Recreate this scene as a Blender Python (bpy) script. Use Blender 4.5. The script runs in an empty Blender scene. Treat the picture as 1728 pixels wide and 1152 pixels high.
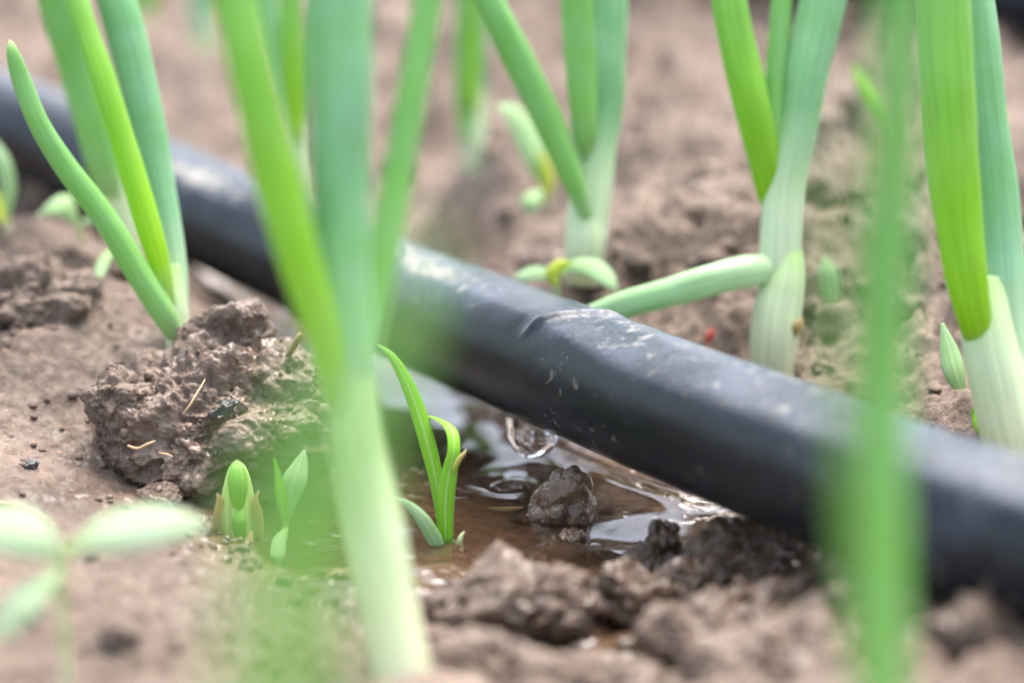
import bpy, bmesh, math, random
import numpy as np

# ------------------------------------------------------------------ camera, sky, sun, exposure
SC = bpy.context.scene
COL = SC.collection
MM = 0.001
LENS, SENSOR, IMG_W, IMG_H = 85.0, 36.0, 1728.0, 1152.0
FPX = IMG_W * LENS / SENSOR
PITCH = math.radians(17.0)
CAM_Z = 132.0                    # mm above the water of the puddle
SP, CP = math.sin(PITCH), math.cos(PITCH)

cam_data = bpy.data.cameras.new('camera')
cam = bpy.data.objects.new('camera', cam_data)
COL.objects.link(cam)
cam.location = (0, 0, CAM_Z * MM)
cam.rotation_euler = (math.radians(90) - PITCH, 0, 0)
cam_data.lens = LENS
cam_data.sensor_width = SENSOR
cam_data.clip_start = 0.005
cam_data.clip_end = 500.0
cam_data.dof.use_dof = True
cam_data.dof.focus_distance = 0.363
cam_data.dof.aperture_fstop = 6.9
SC.camera = cam

SUN_EL, SUN_AZ = 66.0, 20.0      # degrees; azimuth measured from +Y (away from the camera) towards +X
world = bpy.data.worlds.new('World')
SC.world = world
world.use_nodes = True
wn, wl = world.node_tree.nodes, world.node_tree.links
wn.clear()
sky = wn.new('ShaderNodeTexSky')
sky.sky_type = 'NISHITA'
sky.sun_disc = False
sky.sun_elevation = math.radians(SUN_EL)
sky.sun_rotation = math.radians(SUN_AZ)
sky.air_density = 1.0
sky.dust_density = 4.0
sky.ozone_density = 1.0
hsv = wn.new('ShaderNodeHueSaturation')
hsv.inputs['Saturation'].default_value = 0.72      # thin overcast: the blue is washed out evenly
bg = wn.new('ShaderNodeBackground')
bg.inputs['Strength'].default_value = 0.15
wo = wn.new('ShaderNodeOutputWorld')
wl.new(sky.outputs[0], hsv.inputs['Color'])
wl.new(hsv.outputs[0], bg.inputs['Color'])
wl.new(bg.outputs[0], wo.inputs['Surface'])

sun_data = bpy.data.lights.new('sun', 'SUN')
sun_data.energy = 1.5
sun_data.angle = math.radians(45)
sun_data.color = (1.0, 0.96, 0.9)
sun = bpy.data.objects.new('sun', sun_data)
COL.objects.link(sun)
sun.rotation_euler = (math.radians(90 - SUN_EL), 0, math.radians(180 - SUN_AZ))

SC.view_settings.view_transform = 'Standard'
SC.view_settings.look = 'None'
SC.view_settings.exposure = 2.2
SC.view_settings.gamma = 1.0
SC.view_settings.use_curve_mapping = False
SC.cycles.use_denoising = True
SC.cycles.max_bounces = 10
SC.cycles.transmission_bounces = 8
SC.cycles.caustics_reflective = True
SC.cycles.caustics_refractive = True
SC.cycles.blur_glossy = 0.3
SC.cycles.sample_clamp_indirect = 6.0

# ------------------------------------------------------------------ small maths helpers
def P(px, py, d):
    """a point seen at photograph pixel (px, py), d millimetres along the viewing axis"""
    r = (px - IMG_W / 2) * d / FPX
    u = -(py - IMG_H / 2) * d / FPX
    return np.array([r, d * CP + u * SP, CAM_Z - d * SP + u * CP])

def depth_on(py, z):
    return (CAM_Z - z) / (SP + (py - IMG_H / 2) / FPX * CP)

def G(px, py, z):
    return P(px, py, depth_on(py, z))

def _hash(ix, iy, iz):
    h = (ix * 374761393 + iy * 668265263 + iz * 2147483647) & 0xffffffff
    h = ((h ^ (h >> 13)) * 1274126177) & 0xffffffff
    h = ((h ^ (h >> 16)) * 2246822519) & 0xffffffff
    return (h ^ (h >> 15)).astype(np.uint32)

GRAD = np.array([(1,1,0),(-1,1,0),(1,-1,0),(-1,-1,0),(1,0,1),(-1,0,1),(1,0,-1),(-1,0,-1),
                 (0,1,1),(0,-1,1),(0,1,-1),(0,-1,-1),(1,1,0),(-1,1,0),(0,-1,1),(0,-1,-1)], float)

def noise(x, y, z=0.0):
    x, y, z = np.broadcast_arrays(np.asarray(x, float), np.asarray(y, float), np.asarray(z, float))
    fx, fy, fz = np.floor(x), np.floor(y), np.floor(z)
    ix, iy, iz = fx.astype(np.int64), fy.astype(np.int64), fz.astype(np.int64)
    x, y, z = x - fx, y - fy, z - fz
    u, v, w = [t * t * t * (t * (t * 6 - 15) + 10) for t in (x, y, z)]
    out = 0
    for dx in (0, 1):
        wx = u if dx else 1 - u
        for dy in (0, 1):
            wy = v if dy else 1 - v
            for dz in (0, 1):
                wz = w if dz else 1 - w
                g = GRAD[_hash(ix + dx, iy + dy, iz + dz) & 15]
                out = out + wx * wy * wz * (g[..., 0] * (x - dx) + g[..., 1] * (y - dy) + g[..., 2] * (z - dz))
    return out

def sstep(a, b, x):
    t = np.clip((np.asarray(x, float) - a) / (b - a), 0, 1)
    return t * t * (3 - 2 * t)

# ------------------------------------------------------------------ object helpers
def tag(o, label=None, cat=None, group=None, kind=None):
    if label: o['label'] = label
    if cat: o['category'] = cat
    if group: o['group'] = group
    if kind: o['kind'] = kind
    return o

def empty(name, loc, label, cat, group=None):
    o = bpy.data.objects.new(name, None)
    o.empty_display_size = 0.005
    COL.objects.link(o)
    o.location = tuple(np.asarray(loc) * MM)
    return tag(o, label, cat, group)

def build(name, verts, faces, mat, parent=None, origin=None, attrs=None, uv=None, smooth=True):
    """one mesh object; verts in millimetres of the world, origin = where its own origin lies"""
    verts = np.asarray(verts, float)
    if origin is None:
        origin = np.zeros(3)
        if parent is not None:
            origin = np.array(parent.location) / MM
    origin = np.asarray(origin, float)
    me = bpy.data.meshes.new(name)
    if isinstance(faces, np.ndarray):
        n = faces.shape[1]
        me.vertices.add(len(verts))
        me.vertices.foreach_set('co', ((verts - origin) * MM).astype(np.float32).ravel())
        me.loops.add(faces.size)
        me.loops.foreach_set('vertex_index', faces.astype(np.int32).ravel())
        me.polygons.add(len(faces))
        me.polygons.foreach_set('loop_start', np.arange(0, faces.size, n, dtype=np.int32))
        me.update(calc_edges=True)
    else:
        me.from_pydata(((verts - origin) * MM).tolist(), [], faces)
        me.update()
    if smooth:
        me.polygons.foreach_set('use_smooth', np.ones(len(me.polygons), bool))
    for k, arr in (attrs or {}).items():
        a = me.attributes.new(k, 'FLOAT', 'POINT')
        a.data.foreach_set('value', np.asarray(arr, np.float32).ravel())
    if uv is not None:
        layer = me.uv_layers.new(name='UVMap')
        idx = np.zeros(len(me.loops), np.int32)
        me.loops.foreach_get('vertex_index', idx)
        layer.data.foreach_set('uv', np.asarray(uv, np.float32)[idx].ravel())
    me.materials.append(mat)
    me.validate()
    o = bpy.data.objects.new(name, me)
    COL.objects.link(o)
    if parent is not None:
        o.parent = parent
        base = np.array(parent.location) / MM
        o.location = tuple((origin - base) * MM)
    else:
        o.location = tuple(origin * MM)
    return o

def resample(pts, n):
    """Catmull-Rom through control rows (x, y, z, extra...), n samples evenly along the length"""
    pts = np.asarray(pts, float)
    q = np.vstack([2 * pts[0] - pts[1], pts, 2 * pts[-1] - pts[-2]])
    out = []
    for i in range(1, len(q) - 2):
        p0, p1, p2, p3 = q[i - 1], q[i], q[i + 1], q[i + 2]
        for t in np.linspace(0, 1, 16, endpoint=False):
            out.append(0.5 * (2 * p1 + (p2 - p0) * t + (2 * p0 - 5 * p1 + 4 * p2 - p3) * t * t + (3 * p1 - p0 - 3 * p2 + p3) * t ** 3))
    out.append(q[-2])
    out = np.array(out)
    s = np.concatenate([[0], np.cumsum(np.linalg.norm(np.diff(out[:, :3], axis=0), axis=1))])
    tt = np.linspace(0, s[-1], n)
    return np.stack([np.interp(tt, s, out[:, k]) for k in range(out.shape[1])], 1), tt

VIEW = np.array([0, CP, -SP])

def sweep(spine, side=None, thick=0.85, nseg=20, nlen=60, ribs=0.0, seed=0, bend=0.0, wob=0.0, cap=True):
    """closed tube: spine rows (x,y,z,width mm). thick = depth / width; side = direction of the width"""
    S, L = resample(spine, nlen)
    pos, wid = S[:, :3], np.maximum(S[:, 3], 0.05)
    T = np.gradient(pos, axis=0)
    T /= np.linalg.norm(T, axis=1)[:, None]
    if side is None:
        side = np.cross(VIEW, T[len(T) // 2])
    side = np.asarray(side, float)
    A = side[None, :] - (T @ side)[:, None] * T
    A /= np.linalg.norm(A, axis=1)[:, None]
    B = np.cross(T, A)
    th = np.linspace(0, 2 * np.pi, nseg, endpoint=False)
    c, s = np.cos(th), np.sin(th)
    rr = np.ones((nlen, nseg))
    if ribs:
        rr += ribs * noise(c[None, :] * 5 + seed, s[None, :] * 5, L[:, None] * 0.02)
    if wob:
        rr += wob * noise(c[None, :] * .9 + seed * 3.1, s[None, :] * .9, L[:, None] * 0.09)
    ca = (wid / 2)[:, None] * c[None, :] * rr
    sb = (wid / 2 * thick)[:, None] * s[None, :] * rr + bend * (wid / 2)[:, None] * (c[None, :] ** 2 - .5)
    V = pos[:, None, :] + ca[..., None] * A[:, None, :] + sb[..., None] * B[:, None, :]
    V = V.reshape(-1, 3)
    F = []
    for i in range(nlen - 1):
        for j in range(nseg):
            a, b = i * nseg + j, i * nseg + (j + 1) % nseg
            F.append((a, b, b + nseg, a + nseg))
    t = np.repeat(np.linspace(0, 1, nlen), nseg)
    uvx = np.tile(np.abs(th - np.pi) / np.pi, nlen) * 10.0 + np.tile(np.where(th > np.pi, 13.0, 0.0), nlen) * 0
    uv = np.stack([uvx, np.repeat(L, nseg)], 1)
    if cap:
        V = np.vstack([V, pos[0], pos[-1]])
        n0 = nlen * nseg
        for j in range(nseg):
            F.append((n0, (j + 1) % nseg, j))
            b = (nlen - 1) * nseg
            F.append((n0 + 1, b + j, b + (j + 1) % nseg))
        t = np.concatenate([t, [0, 1]])
        uv = np.vstack([uv, [5, 0], [5, L[-1]]])
    return V, F, t, uv

def px_spine(rows, zoff=0):
    """rows of (px, py, depth, width in pixels) -> (x, y, z, width mm)"""
    return [list(P(px, py, d)) + [w * d / FPX] for px, py, d, w in rows]

# ------------------------------------------------------------------ materials
def new_mat(name):
    m = bpy.data.materials.new(name)
    m.use_nodes = True
    nt = m.node_tree
    nt.nodes.clear()
    out = nt.nodes.new('ShaderNodeOutputMaterial')
    b = nt.nodes.new('ShaderNodeBsdfPrincipled')
    nt.links.new(b.outputs[0], out.inputs[0])
    return m, nt, b, out

def N(nt, kind, **kw):
    n = nt.nodes.new('ShaderNode' + kind)
    for k, v in kw.items():
        if k in n.inputs: n.inputs[k].default_value = v
        else: setattr(n, k, v)
    return n

def ramp(nt, stops, interp='LINEAR'):
    r = nt.nodes.new('ShaderNodeValToRGB')
    r.color_ramp.interpolation = interp
    el = r.color_ramp.elements
    while len(el) < len(stops): el.new(0.5)
    for e, (p, c) in zip(el, stops):
        e.position = p
        e.color = (*c, 1) if len(c) == 3 else c
    return r

def mathn(nt, op, a, b=None, clamp=False):
    n = nt.nodes.new('ShaderNodeMath'); n.operation = op; n.use_clamp = clamp
    for i, v in enumerate((a, b)):
        if v is None: continue
        if isinstance(v, (int, float)): n.inputs[i].default_value = v
        else: nt.links.new(v, n.inputs[i])
    return n.outputs[0]

def mixc(nt, f, a, b, mode='MIX'):
    n = nt.nodes.new('ShaderNodeMix'); n.data_type = 'RGBA'; n.blend_type = mode
    for sock, v in ((n.inputs[0], f), (n.inputs[6], a), (n.inputs[7], b)):
        if isinstance(v, (int, float)): sock.default_value = v
        elif isinstance(v, tuple): sock.default_value = (*v, 1)
        else: nt.links.new(v, sock)
    return n.outputs[2]

def soil_material():
    m, nt, b, out = new_mat('soil')
    L = nt.links.new
    tc = N(nt, 'TexCoord')
    geo = N(nt, 'NewGeometry')
    pos = geo.outputs['Position']
    wet = N(nt, 'Attribute', attribute_name='wet').outputs['Fac']
    n1 = N(nt, 'TexNoise', Scale=38.0, Detail=5.0, Roughness=0.6); L(pos, n1.inputs['Vector'])
    n2 = N(nt, 'TexNoise', Scale=420.0, Detail=6.0, Roughness=0.7); L(pos, n2.inputs['Vector'])
    n3 = N(nt, 'TexNoise', Scale=1900.0, Detail=4.0, Roughness=0.7); L(pos, n3.inputs['Vector'])
    vor = N(nt, 'TexVoronoi', Scale=650.0); L(pos, vor.inputs['Vector'])
    r1 = ramp(nt, [(0.28, (0.092, 0.066, 0.049)), (0.5, (0.183, 0.132, 0.098)), (0.70, (0.278, 0.211, 0.166))])
    L(n1.outputs['Fac'], r1.inputs['Fac'])
    r2 = ramp(nt, [(0.32, (0.55, 0.50, 0.46)), (0.5, (0.98, 0.98, 0.98)), (0.68, (1.25, 1.25, 1.27))])
    L(n2.outputs['Fac'], r2.inputs['Fac'])
    c = mixc(nt, 1.0, r1.outputs[0], r2.outputs[0], 'MULTIPLY')
    n6 = N(nt, 'TexNoise', Scale=11.0, Detail=4.0, Roughness=0.6); L(pos, n6.inputs['Vector'])
    r6 = ramp(nt, [(0.36, (0.66, 0.62, 0.58)), (0.58, (1.06, 1.06, 1.06))]); L(n6.outputs['Fac'], r6.inputs['Fac'])
    c = mixc(nt, 1.0, c, r6.outputs[0], 'MULTIPLY')
    # small pale and orange grains
    n4 = N(nt, 'TexNoise', Scale=900.0, Detail=1.0); L(pos, n4.inputs['Vector'])
    g = ramp(nt, [(0.70, (0, 0, 0)), (0.74, (1, 1, 1))]); L(n4.outputs['Fac'], g.inputs['Fac'])
    c = mixc(nt, mathn(nt, 'MULTIPLY', g.outputs[0], 0.5), c, (0.42, 0.28, 0.17))
    wetn = mathn(nt, 'ADD', wet, mathn(nt, 'MULTIPLY', mathn(nt, 'SUBTRACT', n2.outputs['Fac'], 0.5), 0.8))
    wf = N(nt, 'MapRange'); L(wetn, wf.inputs['Value']); wf.inputs['From Min'].default_value = 0.15; wf.inputs['From Max'].default_value = 0.9
    wf = wf.outputs[0]
    c = mixc(nt, wf, c, mixc(nt, 1.0, c, (0.56, 0.45, 0.34), 'MULTIPLY'))
    L(c, b.inputs['Base Color'])
    rr = N(nt, 'MapRange'); L(wf, rr.inputs['Value']); rr.inputs['To Min'].default_value = 0.72; rr.inputs['To Max'].default_value = 0.34
    L(rr.outputs[0], b.inputs['Roughness'])
    L(wf, b.inputs['Coat Weight'])
    b.inputs['Coat Roughness'].default_value = 0.11
    b.inputs['Coat IOR'].default_value = 1.4
    sp = N(nt, 'MapRange'); L(wf, sp.inputs['Value']); sp.inputs['To Min'].default_value = 0.4; sp.inputs['To Max'].default_value = 0.05
    L(sp.outputs[0], b.inputs['Specular IOR Level'])
    h = mathn(nt, 'ADD', mathn(nt, 'MULTIPLY', n2.outputs['Fac'], 1.0), mathn(nt, 'MULTIPLY', n3.outputs['Fac'], 0.6))
    h = mathn(nt, 'ADD', h, mathn(nt, 'MULTIPLY', vor.outputs['Distance'], 0.35))
    bp = N(nt, 'Bump', Strength=0.8, Distance=0.0012); L(h, bp.inputs['Height'])
    L(bp.outputs[0], b.inputs['Normal'])
    n5 = N(nt, 'TexNoise', Scale=260.0, Detail=2.0, Roughness=0.5); L(pos, n5.inputs['Vector'])
    bp2 = N(nt, 'Bump', Strength=0.45, Distance=0.0016); L(n5.outputs['Fac'], bp2.inputs['Height'])
    L(bp2.outputs[0], b.inputs['Coat Normal'])
    return m

def leaf_material(name, stops, stripe=0.25, sss=0.35, trans=0.0, rough=0.42, bloom=0.25, bloomcol=(0.42, 0.62, 0.56), vein=0.0, sheen=0.12, spec=0.3):
    """colour runs along the leaf through attribute t; fine lengthwise veins from the UV map"""
    m, nt, b, out = new_mat(name)
    L = nt.links.new
    t = N(nt, 'Attribute', attribute_name='t').outputs['Fac']
    r = ramp(nt, stops); L(t, r.inputs['Fac'])
    uv = N(nt, 'UVMap')
    mp = N(nt, 'Mapping'); L(uv.outputs[0], mp.inputs['Vector']); mp.inputs['Scale'].default_value = (2.6, 0.035, 1)
    st = N(nt, 'TexNoise', Scale=1.0, Detail=4.0, Roughness=0.65); L(mp.outputs[0], st.inputs['Vector'])
    lo, hi = 1 - stripe, 1 + stripe
    sr = ramp(nt, [(0.3, (lo, lo, lo)), (0.7, (hi, hi, hi))]); L(st.outputs['Fac'], sr.inputs['Fac'])
    c = mixc(nt, 1.0, r.outputs[0], sr.outputs[0], 'MULTIPLY')
    geo = N(nt, 'NewGeometry')
    bn = N(nt, 'TexNoise', Scale=160.0, Detail=5.0, Roughness=0.6); L(geo.outputs['Position'], bn.inputs['Vector'])
    br = N(nt, 'MapRange'); L(bn.outputs['Fac'], br.inputs['Value'])
    br.inputs['From Min'].default_value = 0.35; br.inputs['From Max'].default_value = 0.75; br.inputs['To Max'].default_value = bloom
    c = mixc(nt, br.outputs[0], c, bloomcol)
    if vein:
        sx = N(nt, 'SeparateXYZ'); L(uv.outputs[0], sx.inputs[0])
        dv = mathn(nt, 'ABSOLUTE', mathn(nt, 'SUBTRACT', sx.outputs[0], 5.0))
        vr = ramp(nt, [(0.25, (1, 1, 1)), (0.55, (0, 0, 0))]); L(dv, vr.inputs['Fac'])
        c = mixc(nt, mathn(nt, 'MULTIPLY', vr.outputs[0], vein), c, (0.62, 0.72, 0.42))
    L(c, b.inputs['Base Color'])
    b.inputs['Roughness'].default_value = rough
    b.inputs['Specular IOR Level'].default_value = spec
    b.inputs['Sheen Weight'].default_value = sheen
    b.inputs['Sheen Roughness'].default_value = 0.35
    b.inputs['Sheen Tint'].default_value = (0.72, 0.90, 0.95, 1)
    b.inputs['Subsurface Weight'].default_value = sss
    b.inputs['Subsurface Radius'].default_value = (0.6, 1.0, 0.25)
    b.inputs['Subsurface Scale'].default_value = 0.0022
    bp = N(nt, 'Bump', Strength=0.35, Distance=0.0003); L(st.outputs['Fac'], bp.inputs['Height'])
    L(bp.outputs[0], b.inputs['Normal'])
    if trans:
        tr = N(nt, 'BsdfTranslucent'); L(c, tr.inputs['Color'])
        mx = N(nt, 'MixShader'); mx.inputs[0].default_value = trans
        L(b.outputs[0], mx.inputs[1]); L(tr.outputs[0], mx.inputs[2]); L(mx.outputs[0], out.inputs[0])
    return m

PALE, CREAM = (0.50, 0.60, 0.36), (0.60, 0.64, 0.46)
M = {}
M['soil'] = soil_material()
M['stem'] = leaf_material('onion_stem', [(0, (0.58, 0.50, 0.32)), (0.10, (0.66, 0.66, 0.40)), (0.6, (0.64, 0.74, 0.44)), (1, (0.42, 0.62, 0.22))], 0.22, 0.0, 0.34, bloom=0.22, bloomcol=(0.74, 0.82, 0.70))
M['blue'] = leaf_material('onion_leaf_blue', [(0, (0.54, 0.65, 0.40)), (0.14, (0.42, 0.60, 0.34)), (0.24, (0.26, 0.50, 0.25)), (0.38, (0.185, 0.42, 0.155)), (0.9, (0.16, 0.38, 0.14)), (1, (0.17, 0.38, 0.10))], 0.22, 0.0, 0.32, rough=0.5, bloom=0.28)
M['blue_long'] = leaf_material('onion_leaf_pale_foot', [(0, (0.64, 0.73, 0.44)), (0.24, (0.62, 0.73, 0.44)), (0.33, (0.42, 0.60, 0.32)), (0.46, (0.20, 0.44, 0.17)), (0.9, (0.16, 0.38, 0.14)), (1, (0.17, 0.38, 0.10))], 0.22, 0.0, 0.30, rough=0.5, bloom=0.26, bloomcol=(0.52, 0.70, 0.58))
M['bright'] = leaf_material('onion_leaf_bright', [(0, (0.46, 0.62, 0.20)), (0.10, (0.38, 0.64, 0.012)), (0.3, (0.31, 0.59, 0.02)), (0.6, (0.26, 0.52, 0.06)), (1, (0.25, 0.49, 0.13))], 0.22, 0.0, 0.52, rough=0.5, bloom=0.12, bloomcol=(0.50, 0.68, 0.40))
M['mid'] = leaf_material('onion_leaf_green', [(0, (0.40, 0.58, 0.24)), (0.12, (0.25, 0.52, 0.10)), (0.5, (0.20, 0.46, 0.09)), (0.96, (0.19, 0.43, 0.10)), (1, (0.34, 0.46, 0.14))], 0.16, 0.0, 0.34, rough=0.5, bloom=0.16)
M['grass'] = leaf_material('grass_blade', [(0, (0.46, 0.54, 0.12)), (0.1, (0.22, 0.48, 0.02)), (0.6, (0.25, 0.54, 0.02)), (1, (0.19, 0.46, 0.015))], 0.2, 0.0, 0.45, 0.38, 0.05, vein=0.3)
M['seedling'] = leaf_material('seedling_leaf', [(0, (0.32, 0.48, 0.12)), (0.2, (0.30, 0.47, 0.19)), (1, (0.33, 0.49, 0.24))], 0.16, 0.0, 0.35, 0.75, 0.40, (0.50, 0.62, 0.46), vein=0.3, sheen=0.1, spec=0.12)
M['seedling_pale'] = leaf_material('seedling_leaf_pale', [(0, (0.36, 0.48, 0.18)), (0.2, (0.31, 0.42, 0.23)), (1, (0.34, 0.44, 0.26))], 0.12, 0.0, 0.35, 0.8, 0.5, (0.54, 0.62, 0.50), vein=0.3, sheen=0.1, spec=0.08)
M['seedling_yellow'] = leaf_material('seedling_heart', [(0, (0.55, 0.58, 0.06)), (1, (0.50, 0.60, 0.05))], 0.1, 0.0, 0.35, 0.45, 0.08)
M['seedling_stem'] = leaf_material('seedling_stem', [(0, (0.50, 0.46, 0.28)), (1, (0.42, 0.50, 0.22))], 0.1, 0.3, 0.0, 0.45, 0.1)
M['dry'] = leaf_material('dry_skin', [(0, (0.22, 0.12, 0.05)), (0.5, (0.42, 0.27, 0.12)), (1, (0.50, 0.32, 0.14))], 0.4, 0.1, 0.2, 0.6, 0.05)
M['shoot'] = leaf_material('shoot_sheath', [(0, (0.34, 0.26, 0.10)), (0.25, (0.46, 0.46, 0.16)), (0.6, (0.44, 0.58, 0.16)), (0.85, (0.40, 0.60, 0.14)), (1, (0.46, 0.66, 0.22))], 0.4, 0.0, 0.35, 0.35, 0.2, (0.66, 0.70, 0.44))
M['dry_tip'] = leaf_material('withered_tip', [(0, (0.30, 0.48, 0.05)), (0.5, (0.52, 0.50, 0.12)), (1, (0.60, 0.45, 0.22))], 0.3, 0.0, 0.3, 0.5, 0.0)
M['pale_leaf'] = leaf_material('onion_leaf_pale', [(0, (0.56, 0.62, 0.42)), (0.15, (0.48, 0.64, 0.36)), (0.5, (0.36, 0.58, 0.26)), (1, (0.28, 0.50, 0.18))], 0.2, 0.0, 0.3, bloom=0.3, bloomcol=(0.64, 0.78, 0.64))
M['twig'] = leaf_material('twig_bark', [(0, (0.16, 0.10, 0.05)), (1, (0.30, 0.19, 0.09))], 0.4, 0.0, 0.0, 0.7, 0.0)
M['root'] = leaf_material('dry_rootlet', [(0, (0.42, 0.26, 0.14)), (1, (0.50, 0.36, 0.20))], 0.3, 0.0, 0.0, 0.6, 0.0)
M['red'] = leaf_material('red_scrap', [(0, (0.55, 0.06, 0.05)), (1, (0.60, 0.10, 0.08))], 0.1, 0.0, 0.0, 0.5, 0.0)
M['grey'] = leaf_material('grey_flake', [(0, (0.035, 0.032, 0.028)), (1, (0.09, 0.085, 0.08))], 0.6, 0.0, 0.0, 0.4, 0.0)

def water_material(name, tint, rough=0.0):
    m, nt, b, out = new_mat(name)
    b.inputs['Base Color'].default_value = (*tint, 1)
    b.inputs['Roughness'].default_value = rough
    b.inputs['IOR'].default_value = 1.333
    b.inputs['Transmission Weight'].default_value = 1.0
    return m
M['water'] = water_material('puddle_water', (0.92, 0.90, 0.86))
M['drop'] = water_material('clear_water', (1, 1, 1))

def pipe_material():
    m, nt, b, out = new_mat('black_polyethylene')
    L = nt.links.new
    uv = N(nt, 'UVMap')
    geo = N(nt, 'NewGeometry'); pos = geo.outputs['Position']
    sx = N(nt, 'SeparateXYZ'); L(uv.outputs[0], sx.inputs[0])       # x: angle in degrees / 100, y: length in mm / 100
    ang, ln = sx.outputs[0], sx.outputs[1]
    top = N(nt, 'Attribute', attribute_name='dust_sheen').outputs['Fac']
    mud = N(nt, 'Attribute', attribute_name='mud').outputs['Fac']
    n1 = N(nt, 'TexNoise', Scale=70.0, Detail=7.0, Roughness=0.62, Distortion=0.5); L(pos, n1.inputs['Vector'])
    n2 = N(nt, 'TexNoise', Scale=900.0, Detail=5.0, Roughness=0.75); L(pos, n2.inputs['Vector'])
    n3 = N(nt, 'TexNoise', Scale=210.0, Detail=4.0, Roughness=0.6, Distortion=1.2); L(pos, n3.inputs['Vector'])
    n4 = N(nt, 'TexNoise', Scale=26.0, Detail=3.0, Roughness=0.5); L(pos, n4.inputs['Vector'])
    base = ramp(nt, [(0.3, (0.006, 0.008, 0.010)), (0.7, (0.012, 0.016, 0.021))]); L(n1.outputs['Fac'], base.inputs['Fac'])
    # dusty film, speckled, its bluish tint painted in as sky sheen; thick crusts where the dust attribute is high
    f = mathn(nt, 'ADD', mathn(nt, 'MULTIPLY', n1.outputs['Fac'], 0.75), mathn(nt, 'MULTIPLY', n2.outputs['Fac'], 0.6))
    f = mathn(nt, 'ADD', f, mathn(nt, 'MULTIPLY', top, 0.42))
    film = N(nt, 'MapRange'); L(f, film.inputs['Value']); film.inputs['From Min'].default_value = 0.78; film.inputs['From Max'].default_value = 1.12; film.inputs['To Max'].default_value = 0.33
    crust = N(nt, 'MapRange'); L(mathn(nt, 'ADD', mathn(nt, 'MULTIPLY', n3.outputs['Fac'], 0.7), mathn(nt, 'ADD', mathn(nt, 'MULTIPLY', top, 0.42), mathn(nt, 'MULTIPLY', n2.outputs['Fac'], 0.30))), crust.inputs['Value'])
    crust.inputs['From Min'].default_value = 0.84; crust.inputs['From Max'].default_value = 1.0
    c = mixc(nt, film.outputs[0], base.outputs[0], (0.12, 0.15, 0.21))
    c = mixc(nt, mathn(nt, 'MULTIPLY', crust.outputs[0], 0.8), c, (0.33, 0.305, 0.265))
    md = N(nt, 'MapRange'); L(mathn(nt, 'ADD', mud, mathn(nt, 'MULTIPLY', mathn(nt, 'SUBTRACT', n3.outputs['Fac'], 0.5), 1.1)), md.inputs['Value'])
    md.inputs['From Min'].default_value = 0.48; md.inputs['From Max'].default_value = 0.62
    c = mixc(nt, mathn(nt, 'MULTIPLY', md.outputs[0], 0.85), c, (0.30, 0.225, 0.16))
    n7 = N(nt, 'TexNoise', Scale=430.0, Detail=3.0, Roughness=0.6, Distortion=0.6); L(pos, n7.inputs['Vector'])
    spk = ramp(nt, [(0.63, (0, 0, 0)), (0.70, (1, 1, 1))]); L(n7.outputs['Fac'], spk.inputs['Fac'])
    spf = N(nt, 'MapRange'); L(n1.outputs['Fac'], spf.inputs['Value']); spf.inputs['From Min'].default_value = 0.42; spf.inputs['From Max'].default_value = 0.62
    c = mixc(nt, mathn(nt, 'MULTIPLY', spk.outputs[0], mathn(nt, 'MULTIPLY', spf.outputs[0], 0.6)), c, (0.36, 0.30, 0.23))
    L(c, b.inputs['Base Color'])
    ro = N(nt, 'MapRange'); L(mathn(nt, 'ADD', film.outputs[0], crust.outputs[0]), ro.inputs['Value']); ro.inputs['To Min'].default_value = 0.22; ro.inputs['To Max'].default_value = 0.7
    L(ro.outputs[0], b.inputs['Roughness'])
    b.inputs['Specular IOR Level'].default_value = 0.24
    h = mathn(nt, 'ADD', mathn(nt, 'MULTIPLY', n2.outputs['Fac'], 0.25), mathn(nt, 'ADD', mathn(nt, 'MULTIPLY', crust.outputs[0], 0.5), mathn(nt, 'MULTIPLY', n4.outputs['Fac'], 1.5)))
    bp = N(nt, 'Bump', Strength=0.5, Distance=0.0006); L(h, bp.inputs['Height'])
    L(bp.outputs[0], b.inputs['Normal'])
    return m
M['pipe'] = pipe_material()

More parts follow.
